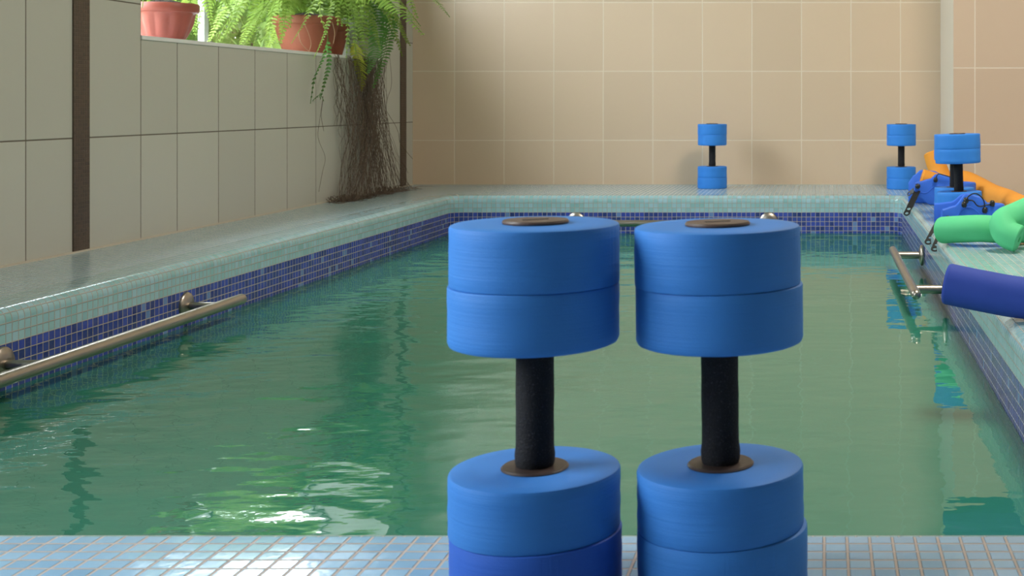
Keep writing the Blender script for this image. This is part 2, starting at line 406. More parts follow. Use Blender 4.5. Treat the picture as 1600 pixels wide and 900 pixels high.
# deck: far/side slab and near slab, each with a hole edge that meets the coping strip
def slab(name, pts, mat):
    bm = bmesh.new(); top = [bm.verts.new((x, y, 0)) for x, y in pts]; bot = [bm.verts.new((x, y, -0.12)) for x, y in pts]
    bm.faces.new(top); bm.faces.new(bot[::-1])
    for i in range(len(pts)): j = (i+1) % len(pts); bm.faces.new((top[i], bot[i], bot[j], top[j]))
    return struct(obj(name, bm, mat))
SO = STRIP
outer = rrect(SO, RC)      # order: corner (+x,+y) , (-x,+y), (-x,-y), (+x,-y)
ne, nw, sw, se = outer[0:9], outer[9:18], outer[18:27], outer[27:36]
right = [(p.x, p.y) for p in ne[0:9]]
XL_, XR_ = XW - 0.05, XR + 0.05
slab('floor', [(X1 + SO - 0.0, Y0 - SO)] and [(XR_, Y0 + 0.0), (XR_, YF + .05), (ne[8].x, YF + .05)] + [(p.x, p.y) for p in ne[::-1]] + [(X1 + SO, Y0)], M_DECK)
slab('floor_far', [(ne[8].x, YF + .05), (XL_, YF + .05), (XL_, nw[8].y)] + [(p.x, p.y) for p in nw[::-1]] + [(ne[8].x, ne[8].y)], M_POOL if False else M_DECK)
slab('floor_left', [(nw[8].x, nw[8].y), (XL_, nw[8].y), (XL_, Y0), (X0 - SO, Y0)], M_DECK)
# the near deck runs right up to the rounded edge
slab('floor_near', [(XL_, YB - .05), (XR_, YB - .05), (XR_, Y0), (X1 + SO, Y0)] + [(p.x, p.y) for p in se[::-1]] + [(p.x, p.y) for p in sw[::-1]] + [(X0 - SO, Y0), (XL_, Y0)], M_NEAR)

# water
bm = bmesh.new()
ring = rrect(-0.0005, RC); zt, zb = -0.168, -DEP + 0.002
t_ = [bm.verts.new((p.x, p.y, zt)) for p in ring]; b_ = [bm.verts.new((p.x, p.y, zb)) for p in ring]
bm.faces.new(t_); bm.faces.new(b_[::-1])
for i in range(n): j = (i+1) % n; bm.faces.new((t_[i], b_[i], b_[j], t_[j]))
tag(obj('pool_water', bm, M_WATER), 'green rippled water filling the pool', 'water', kind='stuff')

# ------------------------------------------------------------------ grab rails
def steel_disc(bm, c, axis, r):
    q = Vector((0, 0, 1)).rotation_difference(Vector(axis)).to_matrix().to_4x4()
    lathe(bm, [(0, -0.001), (r, -0.001), (r, 0.003), (r*0.93, 0.007), (r*0.6, 0.011), (r*0.3, 0.013), (0, 0.013)], 40, Matrix.Translation(c) @ q)
def rail(label, a, b, wall_dir, posts, zr, off, rb=0.0145, rf=0.037, rp=0.0100):
    """bar from a to b; posts at given fractions stand off the wall by off along wall_dir"""
    a = Vector(a); b = Vector(b); wd = Vector(wall_dir)
    mid = (a + b) / 2
    t = thing('grab_rail', label, 'grab rail', mid)
    bm = bmesh.new()
    k = 8; tube(bm, [a.lerp(b, i / k) - mid for i in range(k + 1)], rb, 20, 'dome'); obj('rail_bar', bm, M_STEEL, t, 50)
    for q in posts:
        p = a.lerp(b, q); foot = p + wd * off
        bm = bmesh.new(); tube(bm, [p - mid, p.lerp(foot, .5) - mid, foot - wd * 0.005 - mid], rp, 16, 'flat'); br = obj('bracket', bm, M_STEEL, t, 50)
        bm = bmesh.new(); steel_disc(bm, foot - mid, -wd, rf); obj('wall_flange', bm, M_STEEL, br, 40)
rail('steel grab rail along the left side of the pool', (-1.583, 2.30, -0.114), (-1.583, 3.475, -0.114), (-1, 0, 0), (0.26, 0.90), 0, 0.0925)
rail('steel grab rail on the far end of the pool behind the dumbbells', (-1.24, 5.66, -0.115), (-0.19, 5.66, -0.115), (0, 1, 0), (0.119, 0.943), 0, 0.0895, 0.0145, 0.042)
rail('short steel grab rail on the right side beside the blue noodle', (0.253, 3.53, -0.110), (0.246, 4.60, -0.110), (1, 0, 0), (0.09, 0.85), 0, 0.0930, 0.0138, 0.036, 0.0125)

# ------------------------------------------------------------------ dumbbells
def disc_bm(r, z0, z1, hole=0.0, e=0.0035, wob=0.0, seed=0, n=72, eb=None, et=None):
    bm = bmesh.new(); rr = random.Random(seed)
    eb = eb or e; et = et or e
    prof = [(0, z0), (r * .5, z0), (r - eb, z0), (r - eb*0.3, z0 + eb*0.3), (r, z0 + eb)]
    m = 5
    for k in range(1, m): prof.append((r + rr.uniform(-1, 1) * wob * .4, z0 + e + (z1 - z0 - 2*e) * k / m))
    prof += [(r, z1 - et), (r - et*0.3, z1 - et*0.3), (r - et, z1), (r*.75, z1), (r * .5, z1), (r*.25, z1), (0, z1)]
    lathe(bm, prof, n)
    ph = rr.uniform(0, 6)
    for v in bm.verts:
        a = math.atan2(v.co.y, v.co.x); q = 1 + wob / r * (math.sin(2*a + ph) * .6 + math.sin(3*a + ph*2) * .4)
        v.co.x *= q; v.co.y *= q
    return bm
def dumbbell(label, loc, R=0.0725, h=0.104, gl=0.103, foam=None, low=None, tilt=(0, 0), seed=0, fine=True, shifts=None, group=None, cap_rz=0.5, top_h=0.1035):
    foam = foam or M_FOAM; low = low or foam
    t = thing('water_dumbbell', label, 'dumbbell', loc, 0, group); t.rotation_euler = (tilt[0], tilt[1], 0)
    sh = shifts or [(0, 0)] * 4
    hs = [(0.0, h*0.5), (h*0.5, h), (h + gl, h + gl + top_h*0.5), (h + gl + top_h*0.5, h + gl + top_h)]
    for i, (a, b) in enumerate(hs):
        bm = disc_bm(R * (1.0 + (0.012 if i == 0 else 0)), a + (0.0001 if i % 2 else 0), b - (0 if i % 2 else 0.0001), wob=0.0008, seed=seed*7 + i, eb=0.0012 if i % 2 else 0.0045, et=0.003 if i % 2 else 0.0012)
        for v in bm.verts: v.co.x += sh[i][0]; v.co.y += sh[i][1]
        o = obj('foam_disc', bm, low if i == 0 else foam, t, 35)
        if i == 0 and low is not foam: o['label'] = 'deeper blue foam disc'
    g0, g1 = h, h + gl
    bm = bmesh.new(); rg = 0.0163
    pr = [(0, g0 + 0.001), (rg*0.96, g0 + 0.001), (rg*1.03, g0 + 0.005), (rg*1.06, g0 + 0.012), (rg*1.0, g0 + 0.020)]
    for k in range(1, 6): pr.append((rg * (1 + 0.012*math.sin(k*2.1 + seed)), g0 + 0.020 + (gl - 0.024) * k / 6))
    pr += [(rg, g1 - 0.001), (0, g1 - 0.001)]
    lathe(bm, pr, 40); obj('grip', bm, M_GRIP, t, 50)
    for z, d in ((g0, 1), (g1, -1)):
        bm = bmesh.new(); lathe(bm, [(0, z - 0.0008*d), (0.0285, z - 0.0008*d), (0.0290, z + 0.0008*d), (0.0275, z + 0.0022*d), (0, z + 0.0026*d)], 48); obj('washer', bm, M_WASH, t, 40)
    zt = g1 + top_h
    bm = bmesh.new(); lathe(bm, [(0, zt - 0.001), (0.0275, zt - 0.001), (0.0285, zt + 0.0015), (0.0275, zt + 0.0032), (0.010, zt + 0.0032), (0, zt + 0.0032)], 48)
    for v in bm.verts: v.co.x += sh[3][0]; v.co.y += sh[3][1]
    cp = obj('end_cap', bm, M_CAP, t, 40)
    bm = bmesh.new()      # slot
    pts = []
    Lh, wh = 0.0095, 0.0022
    for sgn in (1, -1):
        for k in range(7):
            a = -PI/2 + PI * k / 6 + (0 if sgn == 1 else PI); pts.append((sgn*Lh + wh*math.cos(a), wh*math.sin(a)))
    rot = Matrix.Rotation(cap_rz, 4, 'Z')
    v1 = [bm.verts.new(rot @ Vector((x, y, zt + 0.0024)) + Vector((sh[3][0], sh[3][1], 0))) for x, y in pts]; v2 = [bm.verts.new(v.co + Vector((0, 0, 0.0012))) for v in v1]
    bm.faces.new(v1[::-1]); bm.faces.new(v2)
    for i in range(len(pts)): j = (i+1) % len(pts); bm.faces.new((v1[i], v1[j], v2[j], v2[i]))
    obj('slot', bm, M_BLACK, cp)
    return t
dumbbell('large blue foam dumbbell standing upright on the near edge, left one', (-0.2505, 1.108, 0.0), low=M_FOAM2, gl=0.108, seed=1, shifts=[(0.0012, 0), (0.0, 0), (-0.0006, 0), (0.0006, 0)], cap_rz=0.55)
dumbbell('large blue foam dumbbell standing upright on the near edge, right one', (-0.0895, 1.118, 0.0), gl=0.107, top_h=0.1018, seed=2, tilt=(0, -0.010), shifts=[(0.0012, 0), (0, 0), (0.0008, 0), (-0.0006, 0)], cap_rz=0.35)
dumbbell('small far blue dumbbell alone by the middle of the beige wall', (-0.549, 6.27, 0), foam=M_FOAMB, R=0.0705, h=.107, top_h=.104, seed=3)
dumbbell('small far blue dumbbell at the far right corner of the pool edge', (0.374, 6.22, 0), foam=M_FOAMB, R=0.0705, h=.107, top_h=.104, seed=4)
dumbbell('blue dumbbell at right with a wide float, in front of its twin', (0.476, 4.50, 0), foam=M_FOAMB, R=0.080, h=.107, gl=.100, top_h=.102, tilt=(0, -0.028), seed=5)
dumbbell('blue dumbbell at right mostly hidden behind the wide front one', (0.482, 4.75, 0), foam=M_FOAMB, R=0.074, h=.105, gl=.100, top_h=.096, seed=6)

# ------------------------------------------------------------------ noodles
def noodle(label, pts, r, mat, per=12, name='foam_noodle'):
    P = [Vector(p) for p in pts]; base = Vector((P[0].x, P[0].y, 0))
    bm = bmesh.new(); tube(bm, smooth_path([p - base for p in P], per), r, 40, 'foam')
    o = obj(name, bm, mat, None, 50); o.location = base
    return tag(o, label, 'pool noodle')
noodle('dark blue foam noodle whose end sticks out over the right pool edge', [(0.237, 2.500, 0.0665), (0.31, 2.48, 0.0540), (0.385, 2.465, 0.0435), (0.50, 2.44, 0.0403), (0.75, 2.36, 0.0403), (1.0, 2.22, 0.0403)], 0.0400, M_NBLUE)
noodle('green foam noodle bent and knotted on the right deck', [(0.348, 3.80, 0.0405), (0.395, 3.755, 0.048), (0.46, 3.735, 0.052), (0.53, 3.755, 0.046), (0.62, 3.83, 0.042), (0.72, 3.85, 0.055), (0.80, 3.80, 0.11), (0.78, 3.71, 0.17), (0.70, 3.68, 0.165), (0.62, 3.67, 0.125), (0.555, 3.655, 0.098), (0.508, 3.62, 0.080), (0.512, 3.59, 0.052), (0.545, 3.575, 0.038)], 0.0395, M_GREEN)
noodle('orange foam noodle, one end up, trailing right along the tiled pier', [(0.476, 5.62, 0.200), (0.495, 5.60, 0.135), (0.535, 5.56, 0.060), (0.605, 5.60, 0.080), (0.660, 5.52, 0.060), (0.690, 5.25, 0.043), (0.708, 4.95, 0.0425), (0.722, 4.60, 0.0425), (0.84, 4.35, 0.0425), (1.2, 4.1, 0.0425)], 0.0420, M_ORANGE)
noodle('short orange foam piece lying inside the far blue ankle cuff', [(0.400, 5.285, 0.108), (0.455, 5.285, 0.092), (0.53, 5.285, 0.066)], 0.038, M_ORANGE)

# ------------------------------------------------------------------ ankle cuffs
def cuff(label, loc, rz, length, gap, prof_f, prof_b, straps, knobs, cord, th=0.017, tiltx=0.0):
    """U-shaped foam cuff lying on its side: open ends at -x. prof_f/prof_b: list of (u 0..1, zbottom, ztop) from the open end to the bend"""
    t = thing('ankle_cuff', label, 'ankle cuff', loc, rz); t.rotation_euler = (tiltx, 0, rz)
    def interp(pr, u):
        for a, b in zip(pr, pr[1:]):
            if u <= b[0]:
                k = (u - a[0]) / max(1e-6, b[0] - a[0]); k = k*k*(3-2*k); return a[1] + (b[1]-a[1])*k, a[2] + (b[2]-a[2])*k
        return pr[-1][1:]
    path = []; hs = []
    R = gap / 2; N = 22
    for i in range(N + 1):
        u = i / N; x = u * (length - R); yb = -R + 0.012*math.sin(u*PI); path.append(Vector((x, yb, 0))); hs.append(interp(prof_f, u))
    for i in range(1, 12):
        a = -PI/2 + PI * i / 12; path.append(Vector((length - R + R*math.cos(a), R*math.sin(a), 0)))
        k = i / 12; zf = interp(prof_f, 1); zb = interp(prof_b, 1); hs.append((zf[0]*(1-k) + zb[0]*k, zf[1]*(1-k) + zb[1]*k))
    for i in range(N + 1):
        u = 1 - i / N; x = u * (length - R) - 0.016*(1-u); path.append(Vector((x, R - 0.010*math.sin(u*PI), 0))); hs.append(interp(prof_b, u))
    bm = bmesh.new(); rows = []
    e = 0.006
    for i, p in enumerate(path):
        a = path[max(0, i-1)]; b = path[min(len(path)-1, i+1)]; tg = (b - a).normalized(); nn = Vector((tg.y, -tg.x, 0))
        z0, z1 = hs[i]; row = []
        h = th / 2
        for (o, z) in ((-h + e, z0), (h - e, z0), (h - e*.3, z0 + e*.3), (h, z0 + e), (h, z0*.6 + z1*.4), (h, z1 - e), (h - e*.3, z1 - e*.3), (h - e, z1), (-h + e, z1), (-h + e*.3, z1 - e*.3), (-h, z1 - e), (-h, z0*.6+z1*.4), (-h, z0 + e), (-h + e*.3, z0 + e*.3)):
            v = p + nn * o; row.append(bm.verts.new((v.x, v.y, z)))
        rows.append(row)
    m = len(rows[0])
    for a, b in zip(rows, rows[1:]):
        for k in range(m): j = (k+1) % m; bm.faces.new((a[k], a[j], b[j], b[k]))
    bm.faces.new(rows[0]); bm.faces.new(rows[-1][::-1])
    obj('foam_panel', bm, M_CUFF, t, 60)
    # raised pad line on the front panel
    bm = bmesh.new()
    pts = [(0.03, 0.35), (0.25, 0.42), (0.42, 0.62), (0.6, 0.62), (0.8, 0.45), (0.93, 0.38)]
    pl = []
    for u, q in pts:
        z0, z1 = interp(prof_f, u); pl.append(Vector((u * (length - R), -R + 0.012*math.sin(u*PI) - th/2 - 0.0002, z0 + (z1 - z0) * q)))
    tube(bm, smooth_path(pl, 8), 0.0022, 8); obj('moulded_ridge', bm, M_CUFF, t, 60)
    for (pts, w_) in straps:
        strap(t, [Vector(p) for p in pts], w_)
    for k in knobs:
        bm = bmesh.new(); q = Vector((0,0,1)).rotation_difference(Vector((0,-1,0.15))).to_matrix().to_4x4()
        lathe(bm, [(0, 0), (0.0085, 0), (0.0105, 0.004), (0.0105, 0.011), (0.007, 0.015), (0, 0.016)], 24, Matrix.Translation(Vector(k)) @ q); obj('strap_button', bm, M_BLACK, t, 50)
    for pts in cord:
        bm = bmesh.new(); sp = smooth_path([Vector(p) for p in pts], 10); tube(bm, sp, 0.0022, 8); c_ = obj('elastic_cord', bm, M_BLACK, t, 60)
        for e_ in (pts[0], pts[-1]):
            bm = bmesh.new(); lathe(bm, [(0, -0.010), (0.006, -0.009), (0.0088, -0.004), (0.0088, 0.004), (0.006, 0.010), (0, 0.011)], 20, Matrix.Translation(Vector(e_))); obj('cord_lock', bm, M_BLACK, c_, 60)
    return t
def strap(parent, ctr, w_, th=0.0022, hint=Vector((-0.25, -0.8, 0.6))):
    """flat strap following ctr (its last stretch holds two round holes)"""
    a, b = ctr[-2], ctr[-1]
    d = (b - a).normalized(); side = d.cross(hint).normalized(); up = side.cross(d).normalized()
    bm = bmesh.new()
    # perforated tip: each square cell has a ring of 16 points around a hole
    L = w_ * 0.92; hole = w_ * 0.27
    def cell(c, cap):
        outer_, inner_ = [], []
        for k in range(16):
            an = 2*PI*k/16; cx, cy = math.cos(an), math.sin(an)
            inner_.append(c + d*(hole*cx) + side*(hole*cy))
            if cap and cx > -1e-6: o = c + d*(w_/2*cx) + side*(w_/2*cy)
            else:
                q = 1 / max(abs(cx) / (L/2), abs(cy) / (w_/2)); o = c + d*(cx*q) + side*(cy*q)
            outer_.append(o)
        return outer_, inner_
    def solid(oc, ic):
        V = [[bm.verts.new(p + up*s_) for p in ring] for s_ in (th/2, -th/2) for ring in (oc, ic)]
        m = len(oc)
        for k in range(m):
            j = (k+1) % m
            bm.faces.new((V[0][k], V[0][j], V[1][j], V[1][k])); bm.faces.new((V[2][j], V[2][k], V[3][k], V[3][j]))
            bm.faces.new((V[1][k], V[1][j], V[3][j], V[3][k])); bm.faces.new((V[0][j], V[0][k], V[2][k], V[2][j]))
    c2 = b - d * w_/2; c1 = c2 - d * L
    solid(*cell(c2, True)); solid(*cell(c1, False))
    pts = smooth_path(ctr[:-1] + [c1 - d*L/2], 6) if len(ctr) > 2 else [ctr[0], c1 - d*L/2]
    prev = None
    for i, p in enumerate(pts):
        tg = (pts[min(i+1, len(pts)-1)] - pts[max(0, i-1)]).normalized(); sd = tg.cross(hint).normalized(); u_ = sd.cross(tg).normalized()
        row = [bm.verts.new(p + sd*(w_/2*sx) + u_*(th/2*sz)) for sx, sz in ((1,1),(-1,1),(-1,-1),(1,-1))]
        if prev:
            for k in range(4): j = (k+1) % 4; bm.faces.new((prev[k], prev[j], row[j], row[k]))
        else: bm.faces.new(row)
        prev = row
    bm.faces.new(prev[::-1])
    o = obj('perforated_strap', bm, M_BLACK, parent); o['label'] = 'black strap with two round holes at its tip'
    return o
# near cuff (beside the green noodle)
cuff('royal blue foam ankle cuff nearest the green noodle, two perforated straps', (0.385, 4.245, 0.0), 0.02, 0.205, 0.085,
     [(0, 0.004, 0.070), (0.25, 0.002, 0.080), (0.52, 0.0, 0.122), (0.75, 0.0, 0.112), (1, 0.0, 0.084)],
     [(0, 0.0, 0.082), (0.3, 0.0, 0.088), (0.55, 0.0, 0.115), (0.8, 0.0, 0.1), (1, 0.0, 0.084)],
     [([(0.003, 0.025, 0.032), (-0.010, -0.03, 0.022), (-0.056, -0.115, -0.038)], 0.025),
      ([(0.012, -0.055, 0.032), (0.002, -0.13, 0.032), (-0.014, -0.22, 0.024), (-0.056, -0.325, -0.036)], 0.025)],
     [(0.018, -0.052, 0.038)],
     [[(0.072, -0.054, 0.085), (0.085, -0.060, 0.112), (0.11, -0.062, 0.122), (0.135, -0.058, 0.10), (0.140, -0.052, 0.066)],
      [(0.078, -0.052, 0.098), (0.10, -0.056, 0.098), (0.12, -0.056, 0.080), (0.165, -0.050, 0.088)]])
cuff('blue foam ankle cuff farther back round the orange foam, by the wall', (0.368, 5.285, 0.0), 0.0, 0.25, 0.125,
     [(0, 0.040, 0.094), (0.12, 0.028, 0.098), (0.34, 0.002, 0.108), (0.48, 0.0, 0.128), (0.75, 0.0, 0.118), (1, 0.0, 0.09)],
     [(0, 0.0, 0.085), (0.1, 0.0, 0.115), (0.25, 0.0, 0.138), (0.5, 0.0, 0.135), (0.7, 0.0, 0.12), (1, 0.0, 0.09)],
     [([(0.012, -0.066, 0.060), (-0.002, -0.09, 0.036), (-0.042, -0.155, -0.034)], 0.026),
      ([(0.004, -0.03, 0.062), (-0.012, -0.02, 0.050), (-0.026, -0.01, 0.038)], 0.020)],
     [(0.012, -0.073, 0.078)],
     [[(0.085, -0.072, 0.104), (0.095, -0.078, 0.128), (0.125, -0.078, 0.122), (0.165, -0.070, 0.110)]])

# ------------------------------------------------------------------ ferns on the sill
def frond(bm, pts, maxlen, pairs, wid=0.0085, taper=0.55, fold=0.35, droop=0.25, rr=random, base_u=0.08, face=False):
    sp = smooth_path(pts, 10); L = [0]
    for a, b in zip(sp, sp[1:]): L.append(L[-1] + (b - a).length)
    tot = L[-1]
    def at(u):
        s_ = u * tot
        for i in range(len(L) - 1):
            if s_ <= L[i+1] or i == len(L) - 2:
                k = (s_ - L[i]) / max(1e-9, L[i+1] - L[i]); return sp[i].lerp(sp[i+1], k), (sp[i+1] - sp[i]).normalized()
    tube(bm, sp[::3] + ([sp[-1]] if (len(sp)-1) % 3 else []), 0.0013, 4)
    roll = rr.uniform(-0.3, 0.3) if face else rr.uniform(-0.6, 0.6)
    for k in range(pairs):
        u = base_u + (1 - base_u) * (k + 0.5) / pairs
        p, t_ = at(u)
        sd = t_.cross(Vector((0.25, 1, 0.1))) if face else t_.cross(Vector((0, 0, 1)))
        if sd.length < 0.2: sd = t_.cross(Vector((0.3, 1, 0)))
        sd.normalize(); up = sd.cross(t_).normalized()
        sd = (sd * math.cos(roll) + up * math.sin(roll)); up = sd.cross(t_).normalized()
        env = min(1, (u - base_u) / 0.12 + 0.45) * (1 - max(0, (u - taper) / (1 - taper))**1.3 * 0.88)
        ln = maxlen * env * rr.uniform(0.88, 1.08)
        for sg in (1, -1):
            dr = (sd * sg + t_ * rr.uniform(0.05, 0.28) + up * rr.uniform(-0.15, 0.2)).normalized()
            w_ = wid * (0.5 + 0.5 * env) / 2
            q0 = p; q1 = p + dr * ln * 0.35; q2 = p + dr * ln * 0.8 - Vector((0, 0, ln * droop * 0.5)); q3 = p + dr * ln - Vector((0, 0, ln * droop))
            wv = t_ * w_
            a = bm.verts.new(q0 - wv * 0.4); b = bm.verts.new(q0 + wv * 0.4)
            c = bm.verts.new(q1 + wv); d_ = bm.verts.new(q1 - wv); e = bm.verts.new(q2 + wv * 0.75); f_ = bm.verts.new(q2 - wv * 0.75); g = bm.verts.new(q3)
            bm.faces.new((a, b, c, d_)); bm.faces.new((d_, c, e, f_)); bm.faces.new((f_, e, g))
def arch(c, ang, reach, rise, drop, k=4):
    d = Vector((math.cos(ang), math.sin(ang), 0)); out = []
    for i in range(k + 1):
        u = i / k
        z = rise * math.sin(min(1, u * 1.25) * PI * 0.62) - drop * max(0, u - 0.35)**1.6 / 0.65**1.6
        out.append(Vector(c) + d * reach * (u ** 0.9) + Vector((0, 0, z)))
    return out
def fern(label, loc, r, h, mat_pot, groove, n_fr, seed, reach, rise, drop, extra, maxlen=0.045, angs=(0, 2*PI), special=(), group=None):
    rr = random.Random(seed)
    t = thing('potted_fern', label, 'potted plant', loc)
    bm = bmesh.new()
    lathe(bm, [(0, 0), (r*0.52, 0), (r*0.56, h*0.03), (r*0.68, h*0.16), (r*0.79, h*0.34), (r*0.87, h*0.54), (r*0.90, h*0.70), (r*0.93, h*0.76), (r*1.0, h*0.78), (r*1.03, h*0.84), (r*1.03, h*0.97), (r*1.0, h), (r*0.93, h), (r*0.90, h*0.86), (0, h*0.86)] if groove else [(0, 0), (r*0.62, 0), (r*0.66, h*0.04), (r*0.70, h*0.08), (r*0.86, h*0.5), (r*0.93, h*0.74), (r*0.97, h*0.78), (r*1.02, h*0.80), (r*1.03, h*0.97), (r*1.0, h), (r*0.93, h), (r*0.90, h*0.86), (0, h*0.86)], 64)
    if groove:
        for v in bm.verts:
            q = v.co.z / h; rad = math.hypot(v.co.x, v.co.y)
            if 0.05 < q < 0.74 and rad > r*0.5:
                a = math.atan2(v.co.y, v.co.x); s_ = 1 - 0.09 * max(0, math.sin(a * 12)) * math.sin((q - 0.05) / 0.73 * PI)
                v.co.x *= s_; v.co.y *= s_
    obj('pot', bm, mat_pot, t, 40)
    bm = bmesh.new(); lathe(bm, [(0, h*0.85), (r*0.89, h*0.86), (r*0.6, h*1.0), (r*.2, h*1.10), (0, h*1.10)], 24)
    for v in bm.verts: v.co += Vector((rr.uniform(-1,1), rr.uniform(-1,1), rr.uniform(-1,1))) * 0.004
    obj('soil', bm, M_SOIL, t, 60)
    bm = bmesh.new(); c0 = Vector((0, 0, h * 1.05)); O = Vector(loc)
    for i in range(n_fr):
        a = angs[0] + (angs[1] - angs[0]) * (i + rr.uniform(0, 1)) / n_fr
        k = rr.uniform(0.7, 1.15)
        pts = arch(c0 + Vector((math.cos(a), math.sin(a), 0)) * r * 0.25, a, reach * k, rise * rr.uniform(0.5, 1.2), drop * rr.uniform(0.4, 1.3))
        pts = [p if (p.z > 0.02 or (O.x + p.x) > XW + 0.02) else Vector((p.x, p.y, 0.02 + rr.uniform(0, .02))) for p in pts]
        frond(bm, pts, maxlen * rr.uniform(0.75, 1.15), int(34 * k + 8), 0.011, rr=rr)
    for pts, ml, prs, wd in extra: frond(bm, [Vector(p) - O for p in pts], ml, int(prs*1.2), wd*1.15, rr=rr, face=True)
    obj('fronds', bm, M_FERN, t)
    special = [q for sp_ in special for q in ([(sp_[0], sp_[1], sp_[2], [e]) for e in sp_[3]] if sp_[0] in ('runner', 'dark_frond') else [sp_])]
    for nm, lb, mat, lst in special:
        bm = bmesh.new()
        for pts, ml, prs, wd in lst: frond(bm, [Vector(p) - O for p in pts], ml, int(prs*1.2), wd*1.1, rr=rr, face=True)
        o = obj(nm, bm, mat, t)
        if lb: o['label'] = lb
    return t

def PX3(lst, X): return [P3(x, y, X=X if not isinstance(X, (list, tuple)) else None) for x, y in lst]
def path3(lst):
    """(px, py, X) triples -> points standing at the plane X"""
    return [P3(x, y, X=X) for x, y, X in lst]
SZ = 0.6255
fern('fluted terracotta coloured pot with fern, leftmost on the sill', (-2.265, 4.39, SZ), 0.108, 0.132, M_POT, True, 12, 11, 0.26, 0.26, 0.20,
     [(path3([(262, -10, -2.25), (240, -30, -2.2), (228, -20, -2.18), (222, 12, -2.17)]), 0.018, 12, 0.006)], 0.035, (PI*0.25, PI*1.4))
C2 = P3(478, 8, X=-2.24)
fern('old terracotta pot with a spreading fern in the middle of the sill', (-2.245, 5.55, SZ), 0.138, 0.165, M_POT2, False, 46, 12, 0.46, 0.32, 0.50,
     [(path3([(478, 5, -2.24), (430, -30, -2.15), (385, -5, -2.12), (350, 60, -2.12)]), 0.05, 34, 0.010),
      (path3([(478, 5, -2.24), (420, -40, -2.2), (365, -20, -2.2), (330, 40, -2.2)]), 0.05, 32, 0.010),
      (path3([(470, 0, -2.24), (440, -20, -2.1), (415, 10, -2.08), (400, 35, -2.08)]), 0.045, 26, 0.010),
      (path3([(475, 5, -2.24), (440, -10, -2.2), (425, 20, -2.18), (418, 62, -2.18)]), 0.04, 24, 0.010),
      (path3([(470, 0, -2.24), (400, -30, -2.16), (368, 10, -2.14), (372, 50, -2.14)]), 0.045, 30, 0.010),
      (path3([(470, 0, -2.24), (380, -40, -2.26), (322, 0, -2.26), (306, 58, -2.26)]), 0.045, 34, 0.010),
      (path3([(470, 0, -2.24), (400, -20, -2.3), (350, 20, -2.32), (325, 66, -2.32)]), 0.05, 34, 0.011),
      (path3([(470, 0, -2.24), (430, 0, -2.28), (395, 30, -2.3), (375, 70, -2.3)]), 0.05, 28, 0.011),
      (path3([(470, 0, -2.24), (445, -20, -2.2), (436, 10, -2.16), (445, 40, -2.14)]), 0.035, 22, 0.010),
      (path3([(480, 0, -2.24), (500, -25, -2.1), (525, 0, -2.06), (528, 40, -2.05)]), 0.04, 24, 0.010),
      (path3([(480, 0, -2.24), (495, -10, -2.08), (478, 30, -2.07), (455, 68, -2.07)]), 0.032, 26, 0.008),
      (path3([(485, 0, -2.24), (518, 0, -2.06), (508, 50, -2.05), (490, 92, -2.05)]), 0.016, 30, 0.009)], 0.042, (PI*0.3, PI*1.6),
     [('trailing_sprig', 'dark green small-leaved sprig hanging below the sill', M_FERND, [
        (path3([(512, 60, -2.05), (505, 90, -2.05), (492, 120, -2.055), (485, 162, -2.06)]), 0.014, 13, 0.011),
        (path3([(512, 55, -2.05), (514, 95, -2.05), (508, 125, -2.05), (500, 156, -2.055)]), 0.013, 13, 0.011),
        (path3([(488, 158, -2.055), (500, 148, -2.055), (506, 158, -2.055)]), 0.012, 5, 0.010)]),
      ('runner', 'pale thin runner trailing over the pot', M_ROOTP, [
        (path3([(474, 34, -2.10), (482, 52, -2.09), (486, 68, -2.09), (483, 80, -2.09)]), 0.0015, 4, 0.002),
        (path3([(466, 50, -2.10), (470, 66, -2.09), (478, 76, -2.09), (483, 80, -2.09)]), 0.0015, 4, 0.002),
        (path3([(519, 34, -2.10), (523, 52, -2.09), (521, 68, -2.09)]), 0.0015, 4, 0.002)])])
big = [
  (path3([(545, -20, -2.15), (585, -25, -2.02), (608, 20, -1.99), (604, 70, -1.98), (583, 138, -1.99)]), 0.060, 34, 0.011),
  (path3([(545, -20, -2.15), (575, -20, -2.04), (590, 25, -2.01), (588, 70, -2.0), (575, 115, -2.0)]), 0.060, 34, 0.011)]
